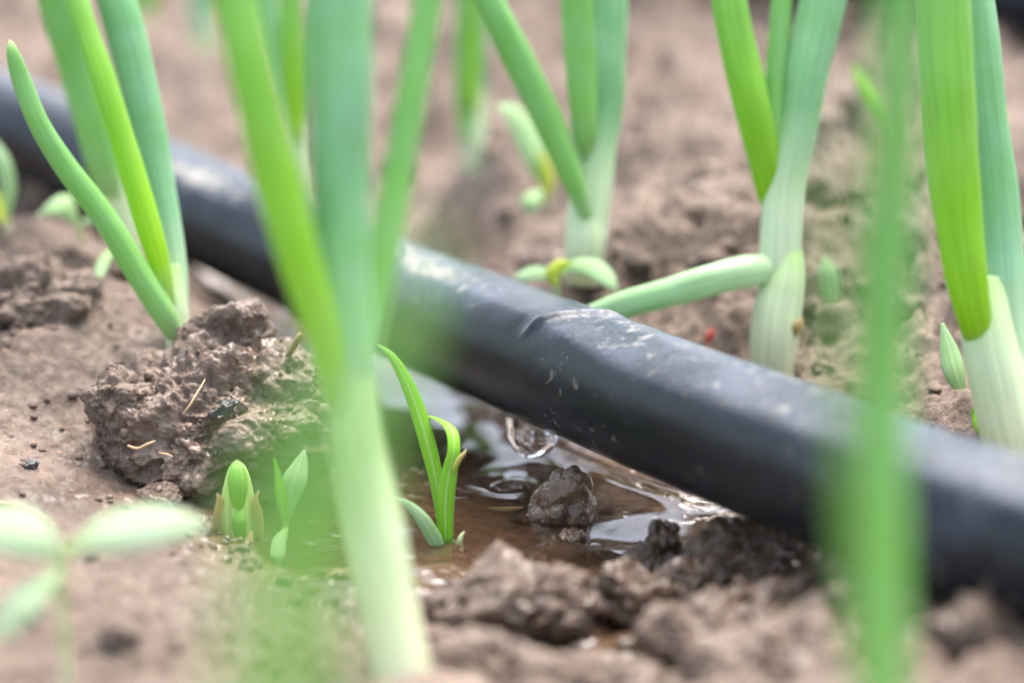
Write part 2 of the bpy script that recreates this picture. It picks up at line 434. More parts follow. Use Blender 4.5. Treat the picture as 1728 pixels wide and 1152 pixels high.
# ------------------------------------------------------------------ the ground
# control rows: pixel x, pixel y, height (mm above the puddle), roughness of the relief, wetness
CTRL = [
 # furrow with the puddle
 (720,640,-3.5,.10,1),(640,700,-4,.08,1),(760,760,-4,.06,1),(860,860,-3.2,.06,1),(720,900,-3,.08,1),(560,860,-3,.1,1),
 (860,720,-2.5,.15,1),(560,960,-0.5,.25,1),(640,820,-4,.06,1),(960,900,-1.8,.15,1),(1060,885,-3.4,.06,1),(1010,850,-3,.08,1),(1060,800,1.0,.22,1),(1150,840,1.4,.22,1),
 (1150,892,-3,.08,1),(1240,884,-2,.1,1),(960,760,0.6,.22,1),(900,935,-.8,.25,1),(720,955,0.2,.25,.9),(1160,800,2,.25,.9),
 (560,560,-2.5,.2,.9),(460,520,-1.5,.3,.9),(380,490,0,.3,.9),(650,590,-3,.15,1),(480,900,-1.2,.2,1),(500,800,-2,.15,1),
 # left bank
 (300,590,18,.5,.25),(100,640,15,.35,.3),(50,790,9,.25,.35),(150,780,7,.2,.4),(30,700,12,.25,.35),(220,700,9,.4,.4),(100,560,18,.5,.25),(40,480,22,.6,.2),(170,500,19,.6,.2),
 (210,410,19,.4,.15),(120,390,18,.4,.15),(30,400,23,.6,.1),(100,345,13,.4,.1),(300,460,10,.7,.3),(0,310,13,.4,.1),(400,430,4,.5,.5),
 (330,860,3,.3,.6),(250,860,5,.25,.4),(250,960,7,.3,.25),(100,900,9,.3,.25),(60,1000,10,.35,.2),(250,1100,8,.45,.15),(60,1150,9,.5,.12),(430,960,2,.35,.45),(450,1080,5,.5,.25),(560,1130,5,.5,.2),
 # front right bank
 (860,950,-.6,.2,.9),(860,985,0,.3,.7),(860,1060,-2,.4,.85),(860,1150,2,.7,.55),(1100,940,0,.4,1),(1100,1040,1,.8,.8),(1100,1150,8,.9,.15),(1300,950,2,.6,1),(1300,1040,4,.9,.8),(1300,1150,10,.9,.15),
 (1450,960,9,.8,.7),(1500,1040,10,.9,.3),(1600,1020,11,.8,.2),(1500,1150,11,.9,.15),(1700,1080,12,.8,.2),(1700,1150,12,.8,.15),(700,1040,3,.6,.4),(690,1122,11,.3,.3),(700,1165,10.5,.3,.2),
 # behind the pipe
 (1305,600,13,.5,.15),(1200,560,15,.6,.12),(1450,640,14,.6,.1),(1600,680,15,.6,.1),(1710,740,16,.5,.1),(1100,520,15,.7,.12),(985,430,24,.7,.1),(1150,430,24,.9,.08),
 (860,420,10,.5,.15),(760,360,9,.5,.15),(660,330,6,.5,.3),(1400,480,22,.9,.08),(1600,520,22,.9,.08),(1720,600,20,.8,.08),(1100,300,28,1,.06),(860,250,26,1,.08),
 (600,250,18,.9,.15),(450,200,18,.9,.12),(250,200,22,.8,.1),(60,100,24,.9,.08),(1400,300,27,1,.05),(1650,350,26,1,.05),(1100,120,28,1.1,.05),(1500,120,27,1.1,.05),
 (800,80,28,1.1,.05),(400,60,26,1,.06),(1720,120,26,1,.05),(100,0,28,1,.05),(860,0,30,1.1,.05),(1600,0,28,1.1,.05),
]
_c = np.array([np.concatenate([G(px, py, z), [r, w]]) for px, py, z, r, w in CTRL])
_far = [(-260,150),(0,120),(260,150),(-320,400),(320,400),(-350,800),(0,900),(350,800),(-200,250),(200,250),(-300,600),(300,600),(-600,1500),(600,1500),(0,1600),(0,1200)]
_c = np.vstack([_c] + [[x, y, 20 if y > 300 else 10, .9, .08] for x, y in _far])
CXY, CZ = _c[:, :2] / 100.0, _c[:, 2]

def _phi(r2):
    return 0.5 * r2 * np.log(r2 + 1e-9)

def _fit():
    n = len(CXY)
    d2 = ((CXY[:, None] - CXY[None]) ** 2).sum(-1)
    K = _phi(d2) + np.eye(n) * 0.004
    Pm = np.hstack([np.ones((n, 1)), CXY])
    A = np.block([[K, Pm], [Pm.T, np.zeros((3, 3))]])
    rhs = np.concatenate([CZ, np.zeros(3)])
    return np.linalg.solve(A, rhs)
_W = _fit()

def base_fields(x, y):
    shp = np.shape(x)
    q = np.stack([np.ravel(x), np.ravel(y)], 1) / 100.0
    z = np.zeros(len(q)); rough = np.zeros(len(q)); wet = np.zeros(len(q))
    for a in range(0, len(q), 60000):
        s = q[a:a + 60000]
        d2 = ((s[:, None] - CXY[None]) ** 2).sum(-1)
        z[a:a + 60000] = _phi(d2) @ _W[:-3] + _W[-3] + s @ _W[-2:]
        w = 1.0 / (d2 + 0.0025) ** 1.6
        w /= w.sum(1, keepdims=True)
        rough[a:a + 60000] = w @ _c[:, 3]; wet[a:a + 60000] = w @ _c[:, 4]
    far = sstep(700, 1400, np.hypot(q[:, 0] * 100, q[:, 1] * 100 - 400))
    z = z * (1 - far) + 22 * far
    return z.reshape(shp), rough.reshape(shp), wet.reshape(shp)

def billow(x, y, z=0):
    return np.abs(noise(x, y, z)) * 2 - 0.45

def relief(x, y):
    wx, wy = x + 4 * noise(x / 14, y / 14, 3.3), y + 4 * noise(x / 14, y / 14, 8.8)
    h = 7.0 * noise(wx / 34, wy / 34, 1.5)
    h = h + 6.0 * billow(wx / 21, wy / 21, 4.1)
    h = h + 3.6 * billow(wx / 9.5, wy / 9.5, 9.7)
    h = h + 1.8 * billow(wx / 4.4, wy / 4.4, 2.2)
    return h

def fine_relief(x, y):
    return 0.75 * billow(x / 2.1, y / 2.1, 6.6) + 0.34 * noise(x / 1.0, y / 1.0, 5.1) + 0.14 * noise(x / .55, y / .55, 1.1)

def ground_fields(x, y):
    x, y = np.asarray(x, float), np.asarray(y, float)
    z, rough, wet = base_fields(x, y)
    r2 = rough * (0.55 + 0.45 * sstep(0, 12, z))
    z = z + relief(x, y) * r2 * (0.9 + 0.45 * sstep(400, 520, y)) + fine_relief(x, y) * (0.35 + 0.9 * rough) * (0.18 + 0.82 * sstep(-0.6, 3.0, z))
    # no bank may climb over the puddle's basin
    wet = np.clip(wet * (1 - 0.5 * sstep(4, 12, z)) + 0.5 * np.exp(-np.maximum(z, 0) / 2.0) * sstep(.3, .8, wet), 0, 1)
    return z, wet

def gz(x, y):
    return float(ground_fields(np.array([x]), np.array([y]))[0][0])

def axis(dense0, dense1, step, lo, hi, grow=1.09):
    mid = list(np.arange(dense0, dense1 + 1e-6, step))
    a, s = dense0, step
    left = []
    while a > lo:
        s *= grow; a -= s; left.append(a)
    b, s = mid[-1], step
    right = []
    while b < hi:
        s *= grow; b += s; right.append(b)
    return np.array(left[::-1] + mid + right)

def make_ground():
    xs = axis(-92, 92, 0.42, -60000, 60000, 1.06)
    ys = axis(275, 430, 0.52, -60000, 200000, 1.022)
    X, Y = np.meshgrid(xs, ys)
    z, wet = ground_fields(X, Y)
    nx, ny = len(xs), len(ys)
    V = np.stack([X.ravel(), Y.ravel(), z.ravel()], 1)
    i = np.arange((ny - 1) * (nx - 1)); r, c = i // (nx - 1), i % (nx - 1)
    a = r * nx + c
    F = np.stack([a, a + 1, a + nx + 1, a + nx], 1)
    o = build('ground', V, F, M['soil'], attrs={'wet': wet.ravel()})
    return tag(o, 'crumbly brown garden soil, wet around the puddle', 'soil', kind='structure')
make_ground()

# ------------------------------------------------------------------ the pipe
def row(px, py, d):
    return list(P(px, py, d))
PIPE_ROWS = [(-500,60,590),(-200,135,545),(0,203,512),(150,265,492),(300,335,471),(480,420,447),(650,498,424),(800,557,396),(1000,637,367),(1200,717,343),(1400,794,323),(1600,868,306),(1800,935,293),(2100,1040,275),(2400,1140,258)]
PR = 10.25

def pipe_mesh(rows, radius, nlen=900, nseg=120, crease=True, seed=0):
    S, L = resample([row(*r) for r in rows], nlen)
    T = np.gradient(S, axis=0); T /= np.linalg.norm(T, axis=1)[:, None]
    up = np.array([0, 0, 1.0])
    Nn = up[None] - (T @ up)[:, None] * T; Nn /= np.linalg.norm(Nn, axis=1)[:, None]
    B = np.cross(Nn, T)                       # towards +/- side
    if B[nlen // 2, 1] > 0: B = -B            # make it face the camera
    th = np.radians(np.linspace(-180, 180, nseg, endpoint=False))
    deg = np.degrees(th)[None, :]
    Lm = L[:, None]
    rad = np.full((nlen, nseg), radius)
    if crease:
        cp = P(965, 600, 372)
        s0 = L[np.argmin(((S - cp) ** 2).sum(1))]
        if S[0, 0] > S[-1, 0]: pass
        ds = Lm - s0                           # positive = towards the right, nearer end
        right = sstep(-3, 3, ds)
        ridge = 56 - 16 * sstep(-2, 25, ds)
        dd = deg - ridge
        k = 0.062 * (0.55 + 0.45 * right) * sstep(-70, -10, ds) * (1 - .6 * sstep(60, 110, ds))
        rad = rad * (1 + k * np.exp(-np.sqrt(dd * dd + 4) / 12.0))
        flat = np.exp(-((dd - 34) / 24.0) ** 2)
        rad = rad * (1 - 0.06 * flat * sstep(-60, 0, ds) * (1 - .5 * sstep(60, 110, ds)))
        # fold across the top: raised lip with a dent to its left
        path = 0.085 * (deg - 44)              # the fold slants along the pipe as it climbs
        on = sstep(30, 62, deg) * (1 - sstep(100, 135, deg))
        e = ds - path
        rad = rad + on * (0.75 * np.exp(-(e / 0.8) ** 2) - 0.22 * np.exp(-((e + 2.4) / 1.9) ** 2) - .30 * np.exp(-((e - 3.2) / 2.5) ** 2))
    c, s = np.cos(th)[None, :], np.sin(th)[None, :]
    rad = rad + 0.22 * noise(c * 1.1 + seed, s * 1.1, Lm / 26.0) + 0.05 * noise(c * 4, s * 4 + seed, Lm / 5.0)
    V = S[:, None, :] + (rad * c)[..., None] * B[:, None, :] + (rad * s)[..., None] * Nn[:, None, :]
    r, q = np.meshgrid(np.arange(nlen - 1), np.arange(nseg), indexing='ij')
    a = (r * nseg + q).ravel(); b = (r * nseg + (q + 1) % nseg).ravel()
    F = np.stack([a, b, b + nseg, a + nseg], 1)
    return V.reshape(-1, 3), F, S, L, deg, B, Nn

V, F, PS, PL, deg, PB, PN = pipe_mesh(PIPE_ROWS, PR)
nlen, nseg = len(PL), deg.shape[1]
def pipe_s(px):
    pxs = IMG_W / 2 + PS[:, 0] * FPX / (PS[:, 1] * CP - (PS[:, 2] - CAM_Z) * SP)
    return float(PL[np.argmin(np.abs(pxs - px))])
dg = np.broadcast_to(deg, (nlen, nseg)); Lg = np.broadcast_to(PL[:, None], (nlen, nseg))
dust_sheen = (0.45 * sstep(40, 52, dg) + 0.30 * sstep(50, 95, dg)) * (1 - .5 * sstep(110, 160, dg))  # dusty upper facet, paler down to the ridge to carry the painted sky sheen
dust_sheen = dust_sheen * (0.45 + 0.55 * sstep(pipe_s(900), pipe_s(1000), Lg))
for px, a0, wa, ws, k in ((760, 66, 22, 12, .75), (700, 78, 22, 10, .6), (850, 62, 16, 9, .55), (830, 40, 6, 13, .35), (700, 42, 12, 7, .4), (770, 30, 8, 5, .3), (400, 62, 20, 18, .7), (300, 60, 20, 16, .45), (1390, 56, 10, 12, .22), (1280, 60, 10, 7, .2), (1080, 58, 8, 5, .25), (1600, 50, 20, 16, .2), (1700, 20, 20, 12, .45), (1640, 0, 12, 8, .3)):
    s0 = pipe_s(px)
    dust_sheen = dust_sheen + k * np.exp(-((dg - a0) / wa) ** 2 - ((Lg - s0) / ws) ** 2)
mud = np.zeros((nlen, nseg))
s0, s1 = pipe_s(815), pipe_s(960)
mud += 0.75 * np.exp(-((dg + 52 + (Lg - s0) * 0.35) / 8.0) ** 2) * sstep(s0 - 3, s0 + 3, Lg) * (1 - sstep(s1, s1 + 12, Lg))
mud += 0.50 * np.exp(-((dg + 95) / 20.0) ** 2)
mud += 0.42 * np.exp(-((dg - 34) / 5.0) ** 2 - ((Lg - pipe_s(775)) / 5) ** 2) + 0.4 * np.exp(-((dg - 55) / 7.0) ** 2 - ((Lg - pipe_s(700)) / 4) ** 2)
mud += 0.40 * sstep(pipe_s(1600), pipe_s(1800), Lg) * np.exp(-((dg + 20) / 40.0) ** 2)
uv = np.stack([(dg / 100).ravel(), (Lg / 100).ravel()], 1)
mid = PS[nlen // 2]
pipe = build('irrigation_pipe', V, F, M['pipe'], origin=mid, attrs={'dust_sheen': dust_sheen.ravel(), 'mud': mud.ravel()}, uv=uv)
tag(pipe, 'thick black plastic irrigation pipe lying across the picture, dusty on top', 'pipe')

rows2 = [(1000,-120,640),(1400,-55,620),(1720,-12,600),(1900,15,590),(2200,60,575)]
V2, F2, S2, L2, deg2, _, _ = pipe_mesh(rows2, 10.0, 200, 64, False, 7)
d2 = np.broadcast_to(deg2, (len(L2), deg2.shape[1]))
o = build('irrigation_pipe', V2, F2, M['pipe'], origin=S2[100], attrs={'dust_sheen': (0.8 * sstep(20, 90, d2)).ravel(), 'mud': np.zeros(d2.size)}, uv=np.stack([(d2 / 100).ravel(), np.zeros(d2.size)], 1))
tag(o, 'second dark pipe, far and blurred in the top right corner', 'pipe')

# ------------------------------------------------------------------ puddle water
def make_water():
    xs = np.arange(-75, 62, 0.4); ys = np.arange(322, 520, 0.5)
    X, Y = np.meshgrid(xs, ys)
    gzv, gw = ground_fields(X, Y)
    zw = np.zeros_like(X)
    cx, cy = G(872, 802, 0)[:2]
    r = np.hypot(X - cx, Y - cy)
    zw += 0.20 * np.cos(2 * np.pi * r / 13.0) * np.exp(-r / 22.0) * sstep(0, 3, r)
    zw += 0.50 * noise(X / 17, Y / 24, 3.0) + 0.05 * noise(X / 6.5, Y / 9.5, 7.0)
    bx, by = G(858, 822, 0)[:2]
    rb = np.hypot(X - bx, Y - by)
    zw += -0.75 * np.exp(-(rb / 1.3) ** 2) + .35 * np.exp(-((rb - 2.0) / .6) ** 2)
    gs = gzv.copy()
    for _ in range(7):
        q = np.pad(gs, 1, mode='edge')
        gs = (q[1:-1, 1:-1] * 2 + q[:-2, 1:-1] + q[2:, 1:-1] + q[1:-1, :-2] + q[1:-1, 2:]) / 6
    depth = zw - gs
    zw = zw + 0.75 * np.exp(-np.maximum(depth, 0) / 0.55)
    keep = (zw - gs) > -0.6
    nx, ny = len(xs), len(ys)
    K = keep[:-1, :-1] | keep[1:, :-1] | keep[:-1, 1:] | keep[1:, 1:]
    lim = (X[:-1, :-1] < 58) & (np.abs(X[:-1, :-1] + 10) < 70)
    rr, cc = np.nonzero(K & lim)
    a = rr * nx + cc
    F = np.stack([a, a + 1, a + nx + 1, a + nx], 1)
    V = np.stack([X.ravel(), Y.ravel(), zw.ravel()], 1)
    used, inv = np.unique(F, return_inverse=True)
    o = build('puddle_water', V[used], inv.reshape(F.shape), M['water'])
    return tag(o, 'clear shallow puddle of water under the black pipe', 'puddle', kind='structure')
make_water()

# ------------------------------------------------------------------ water drop under the pipe
def make_drop():
    top = P(898, 702, 381)
    prof = [(0.0, 0.0, 4.6), (0.12, 0.0, 4.7), (0.3, 0, 4.5), (0.5, 0, 4.2), (0.7, 0, 3.5), (0.85, 0, 2.6), (0.95, 0, 1.5), (1.0, 0, 0.02)]
    t = np.array([p[0] for p in prof]); rr = np.array([p[2] for p in prof])
    n, m = 40, 48
    tt = np.sin(np.linspace(0, 1, n) * np.pi / 2)
    h = 8.4
    V = []
    for k in tt:
        r = np.interp(k, t, rr) if k < .5 else 4.25 * math.sqrt(max(0, 1 - ((k - .5) / .5) ** 2.1))
        for j in range(m):
            a = 2 * math.pi * j / m
            lift = 0.30 * r * math.cos(a) * (1 - k)        # follows the slope of the pipe
            V.append(top + np.array([r * math.cos(a) * .95, r * math.sin(a) * .8, 1.5 - h * k - lift * 0.9]))
    F = [(i * m + j, (i + 1) * m + j, (i + 1) * m + (j + 1) % m, i * m + (j + 1) % m) for i in range(n - 1) for j in range(m)]
    F.append(tuple(range(m)))
    o = build('water_drop', V, F, M['drop'], origin=top)
    tag(o, 'clear water drop hanging from the underside of the black pipe', 'drop')
make_drop()

# ------------------------------------------------------------------ clods of soil
def ico(sub):
    bm = bmesh.new()
    bmesh.ops.create_icosphere(bm, subdivisions=sub, radius=1)
    v = np.array([q.co[:] for q in bm.verts]); f = np.array([[w.index for w in p.verts] for p in bm.faces])
    bm.free()
    return v, f
ICO = {k: ico(k) for k in (2, 3, 6, 7)}

CLODS = []
def clod(label, px, py, d, size, seed, wet, sub=6, lump=0.30, sharp=1.0, tilt=0.0, group=None, extra=None, name='soil_clod', mk='soil', cat='soil clod'):
    """size = half extents (x, y, z) in mm; the centre sits at the pixel and depth given"""
    v, f = ICO[sub]
    c = P(px, py, d)
    sx, sy, sz = size
    R = (sx + sy + sz) / 3
    q = v * 1.0
    if extra is not None:
        q = extra(q)
    p = q * np.array(size)
    k = seed * 7.3
    X, Y, Z = p[:, 0] + k, p[:, 1], p[:, 2] - k
    D = lump * R * 1.5 * noise(X / (R * .95), Y / (R * .95), Z / (R * .95))
    D += lump * R * .5 * billow(X / (R * .5), Y / (R * .5), Z / (R * .5))
    g = min(1, R / 9) * sharp
    wx = X + 1.2 * noise(X / 3, Y / 3, Z / 3)
    for sc, a in ((4.4, .95), (2.0, .55), (1.05, .40), (.55, .24)):
        D += a * g * noise(wx / sc, Y / sc, Z / sc) * 1.3
    D -= 1.1 * g * sstep(.16, .42, noise(wx / 2.6, Y / 2.6, Z / 2.6 + 31))          # pits and holes
    D += .34 * g * billow(X / .8, Y / .8, Z / .8)                                   # grains
    p = p + v * D[:, None]
    ct, st = math.cos(tilt), math.sin(tilt)
    p = np.stack([p[:, 0] * ct - p[:, 2] * st, p[:, 1], p[:, 0] * st + p[:, 2] * ct], 1)
    w = np.clip(wet + 0.5 * noise(p[:, 0] / 5 + k, p[:, 1] / 5, p[:, 2] / 5) , 0, 1)
    o = build(name, c + p, f, M[mk], origin=c, attrs={'wet': w, 't': (q[:, 0] + 1) / 2}, uv=p[:, :2] if mk != 'soil' else None)
    if mk == 'soil': CLODS.append((c + p, w, R, v[:, 2]))
    return tag(o, label, cat, group)

clod('large knobbly soil clod left of the foreground onion stem', 350, 732, 376, (18.5, 13.5, 12.0), 1, .42, 7, .24, 1.0, -.05)
clod('upright pointed crumb of soil behind the large left clod', 385, 590, 381, (7.5, 6, 7.5), 2, .30, 6, .34)
clod('small rough soil lump at the left end of the large clod', 195, 670, 368, (4.8, 4, 3.6), 3, .40, 6, .3)
clod('mossy looking soil lump right beside the foreground onion stem', 475, 665, 378, (8.0, 7, 8), 4, .45, 6, .3)
def peaked(q):
    h = np.clip((q[:, 2] + 1) / 2, 0, 1)
    s = 1.12 - 0.72 * h ** 1.3
    return np.stack([q[:, 0] * s + .32 * h ** 1.5, q[:, 1] * s, q[:, 2]], 1)
clod('dark wet pointed clod standing in the puddle below the pipe', 935, 872, 366, (7.4, 6.0, 8.6), 5, 1.35, 7, .20, .26, 0, None, peaked)
clod('tiny wet lump at the puddle edge under the pointed clod', 965, 915, 357, (2.4, 2, 1.8), 6, .9, 6, .25)
clod('wet peaked clod right of the puddle edge', 1090, 958, 347, (6.5, 6, 5.6), 7, .8, 6, .3, 1, 0, None, peaked)
clod('dark rounded wet clod leaning against the lower side of the pipe', 1290, 965, 340, (11.0, 8, 7.6), 8, .85, 7, .28)
clod('big pale flat topped clod at the bottom centre', 862, 1020, 324, (11.3, 8.5, 5.2), 9, .55, 7, .26, .9, .02)
clod('blurred brown clod right of the big pale clod', 1165, 1060, 314, (8, 7, 4.6), 10, .55, 6, .3)
clod('blurred pale clod at the bottom edge right of centre', 1330, 1110, 296, (12, 8, 5), 11, .5, 6, .28)
clod('blurred pale clod in the bottom right corner beneath the pipe', 1660, 1090, 292, (10, 7, 5), 12, .38, 6, .28)
clod('low blurred pale clod at the bottom edge left of centre', 960, 1150, 296, (11, 6, 4), 13, .38, 6, .25)
clod('blurred clod behind the pipe, right of the middle onion plant', 1130, 400, 455, (9, 8, 5), 14, .05, 6, .3)
clod('blurred clod behind the drooping onion leaf', 1190, 520, 430, (8, 6, 4.5), 15, .08, 6, .3)
clod('blurred soil lump at the left edge beside the curved onion leaf', 60, 500, 398, (11, 8, 5), 16, .1, 6, .34)
clod('small smooth stone-like lump in front of the large left clod', 268, 840, 362, (3.4, 3, 2.3), 17, .3, 6, .2)

clod('wet knobbly clod between the big pale clod and the pipe', 1060, 1005, 330, (5.6, 5, 4.0), 21, .85, 6, .32)
clod('dark wet clod in the hollow above the blurred brown clod', 1175, 985, 333, (4.6, 4, 3.6), 22, .75, 6, .32)
clod('wet brown clod below the dark rounded clod', 1320, 1035, 318, (7.5, 6, 4.6), 23, .75, 6, .32)
clod('wet clod wedged under the pipe behind the near blurred leaf', 1440, 985, 322, (6.5, 5, 4.2), 24, .6, 6, .3)
clod('small blurred clod below the gap in front of the big pale clod', 800, 1110, 300, (5, 4, 3.2), 25, .15, 6, .3)

# loose crumbs, too many and too small to count
FEET = [(300,590,388),(215,415,425),(690,1140,298),(985,435,411),(1305,610,395),(1706,760,345),(752,950,357),(402,930,356),(478,935,356),(800,280,487),(1408,560,405)]
def crumbs():
    rng = np.random.default_rng(5)
    VV, FF, WW = [], [], []
    v0, f0 = ICO[2]
    v1, f1 = ICO[3]
    nv = 0
    n = 5200
    xs = np.concatenate([rng.uniform(-95, 95, n // 2), rng.normal(0, 90, n // 2)])
    ys = np.concatenate([rng.uniform(275, 430, n // 2), rng.uniform(380, 900, n // 2)])
    for f in FEET:
        q = P(*f)
        an, rd = rng.uniform(0, 6.28, 40), 3.0 + rng.exponential(3.0, 40)
        xs, ys = np.concatenate([xs, q[0] + rd * np.cos(an)]), np.concatenate([ys, q[1] + rd * np.sin(an)])
    _, rg, _ = base_fields(xs, ys)
    nf = n; n = len(xs)
    z, wt = ground_fields(xs, ys)
    clump = noise(xs / 16, ys / 16, 2.7)
    for i in range(n):
        if z[i] < 1.2 or (i < nf and rng.random() > rg[i] * 0.85 + clump[i]): continue
        r = min(4.2, 0.45 * (1 + rng.pareto(2.3))) * (1.35 if ys[i] > 430 else 1)
        v, f = (v1, f1) if r > 1.1 else (v0, f0)
        k = rng.uniform(0, 90)
        q = v * (1 + .5 * noise(v[:, 0] * 1.2 + k, v[:, 1] * 1.2, v[:, 2] * 1.2) + .25 * noise(v[:, 0] * 3 + k, v[:, 1] * 3, v[:, 2] * 3))[:, None]
        q = q * np.array([1, rng.uniform(.7, 1.1), rng.uniform(.55, .9)]) * r
        VV.append(q + np.array([xs[i], ys[i], z[i] + .15 * r])); FF.append(f + nv); nv += len(v)
        WW.append(np.full(len(v), wt[i] * .9))
    for cv, cw, R, up in CLODS:
        if cw.mean() > .95: continue
        idx = np.nonzero(up > -.5)[0]
        for j in rng.choice(idx, int(min(420, 1.6 * R * R))):
            r = min(.9, .16 * (1 + rng.pareto(2.0)))
            k = rng.uniform(0, 90)
            q = v0 * (1 + .6 * noise(v0[:, 0] * 1.3 + k, v0[:, 1] * 1.3, v0[:, 2] * 1.3))[:, None] * r
            VV.append(q + cv[j]); FF.append(f0 + nv); nv += len(v0); WW.append(np.full(len(v0), cw[j]))
    o = build('soil_crumbs', np.vstack(VV), np.vstack(FF), M['soil'], attrs={'wet': np.concatenate(WW)})
    tag(o, 'loose crumbs of brown soil strewn over the bed', 'soil', kind='stuff')
crumbs()

# ------------------------------------------------------------------ onion plants
def onion(label, base, parts, shift=0):
    """parts: (part name, material key, rows of (px,py,depth,width px), options)"""
    base = (base[0], base[1], base[2] + shift)
    root = empty('onion_plant', P(*base), label, 'onion plant', 'young onion plants in the bed')
    for i, (nm, mk, rows, opt) in enumerate(parts):
        rows = [(a, b, c + shift, w) for a, b, c, w in rows]
        V, F, t, uv = sweep(px_spine(rows), ribs=opt.get('ribs', .05), thick=opt.get('thick', .85), nseg=28, nlen=opt.get('n', 80), seed=opt.get('seed', i * 3.7 + base[0] * .01), wob=opt.get('wob', .10), side=opt.get('side'))
        build(nm, V, F, M[mk], root, attrs={'t': t}, uv=uv)
    return root

onion('onion plant left, one leaf curving left to a rounded tip', (300,590,388), [
 ('stem', 'stem', [(306,640,390,38),(301,590,388,40),(297,545,388,46),(291,505,388,44),(288,450,389,34)], {}),
 ('leaf', 'mid', [(296,566,386,30),(272,522,384,44),(232,458,382,43),(175,367,380,41),(112,284,378,39),(68,214,376,37),(38,142,375,33),(23,95,374,24),(18,74,374,12),(16,68,374,2)], {}),
 ('leaf', 'bright', [(288,515,385,16),(274,462,384,32),(252,385,384,42),(215,260,385,43),(180,150,386,42),(150,60,388,38),(125,-20,390,38),(95,-150,395,28)], {}),
 ('leaf', 'blue', [(300,540,390,36),(293,450,391,44),(272,330,392,52),(246,200,393,60),(218,80,394,66),(190,-20,395,66),(140,-180,400,50)], {}),
])
onion('onion plant with pale spotted stem in front of the pipe at left', (215,415,425), [
 ('stem', 'stem', [(222,470,428,50),(215,410,426,55),(204,365,425,60),(190,300,424,62),(178,250,424,56)], {}),
 ('leaf', 'mid', [(188,330,421,34),(178,290,420,52),(160,215,419,64),(133,115,418,68),(104,20,416,68),(70,-90,414,62)], {}),
])
onion('large blurred onion plant in the foreground left of centre', (690,1200,312), [
 ('stem', 'stem', [(712,1300,312,85),(690,1190,312,95),(662,1050,313,92),(634,900,314,98),(606,750,315,98),(592,640,316,92)], {}),
 ('leaf', 'blue', [(606,780,316,90),(592,640,316,98),(580,470,316,96),(576,300,316,102),(575,150,316,106),(575,0,317,106),(575,-180,318,95)], {'thick': .8}),
 ('leaf', 'bright', [(566,690,314,40),(540,560,313,58),(500,420,312,74),(460,270,312,82),(424,120,311,80),(396,0,311,78),(360,-160,310,70)], {}),
 ('leaf', 'mid', [(602,700,319,36),(628,540,320,48),(654,390,321,54),(680,245,322,52),(704,105,323,50),(724,-20,324,50),(744,-160,325,40)], {}),
], -24)
onion('blurred onion plant half hidden behind the large foreground leaves', (500,300,470), [
 ('stem', 'stem', [(512,350,470,46),(505,290,470,46),(497,200,470,44)], {}),
 ('leaf', 'bright', [(500,240,468,26),(495,150,468,40),(492,60,468,42),(490,-60,468,40)], {}),
 ('leaf', 'blue', [(500,240,471,30),(478,150,472,46),(452,50,473,52),(425,-60,474,50)], {}),
 ('leaf', 'mid', [(503,230,472,28),(525,120,473,40),(545,20,474,40),(560,-60,474,36)], {}),
])
onion('faint pale onion plant far behind at top left', (358,160,590), [
 ('stem', 'stem', [(362,190,590,36),(358,150,590,38),(350,90,590,40),(340,30,590,40)], {}),
 ('leaf', 'blue', [(346,60,589,34),(335,-10,589,42),(322,-80,589,42)], {}),
 ('leaf', 'mid', [(345,40,591,24),(365,-30,591,34),(385,-90,591,34)], {}),
])
onion('onion plant far behind at the top left edge with dark leaves', (240,70,640), [
 ('stem', 'stem', [(245,95,640,34),(241,60,640,36),(238,20,640,36)], {}),
 ('leaf', 'mid', [(240,35,639,24),(228,-20,639,36),(212,-80,639,36)], {}),
 ('leaf', 'bright', [(240,30,641,20),(258,-30,641,30),(275,-80,641,30)], {}),
])
onion('slim onion plant behind the pipe with yellowish inner leaf', (800,280,487), [
 ('stem', 'stem', [(803,320,488,40),(800,275,487,44),(797,220,487,46),(794,160,487,46)], {}),
 ('leaf', 'mid', [(786,240,485,20),(783,160,485,30),(784,60,485,32),(788,-60,486,32)], {}),
 ('leaf', 'bright', [(797,190,484,8),(796,160,483,20),(798,80,483,24),(800,-60,484,24)], {}),
 ('leaf', 'blue', [(806,240,488,20),(808,140,488,24),(808,40,488,26),(806,-60,488,26)], {}),
])
onion('onion plant behind the pipe, one leaf leaning far left', (985,435,411), [
 ('stem', 'stem', [(984,480,412,60),(986,430,411,66),(990,390,411,66),(995,330,411,40)], {}),
 ('leaf', 'blue_long', [(986,440,411,62),(990,390,411,70),(996,330,411.2,71),(1001,270,411.5,74),(1005,205,412,86),(1008,120,412,92),(1010,20,413,98),(1012,-100,414,96)], {'thick': .7}),
 ('leaf', 'mid', [(988,268,409,14),(987,228,407.5,38),(982,160,407,50),(977,60,407,54),(972,-80,407,54)], {}),
 ('leaf', 'mid', [(990,365,409,24),(966,302,407,40),(930,215,406,50),(886,122,405,52),(845,40,404,52),(800,-50,403,48)], {'wob': .14}),
])
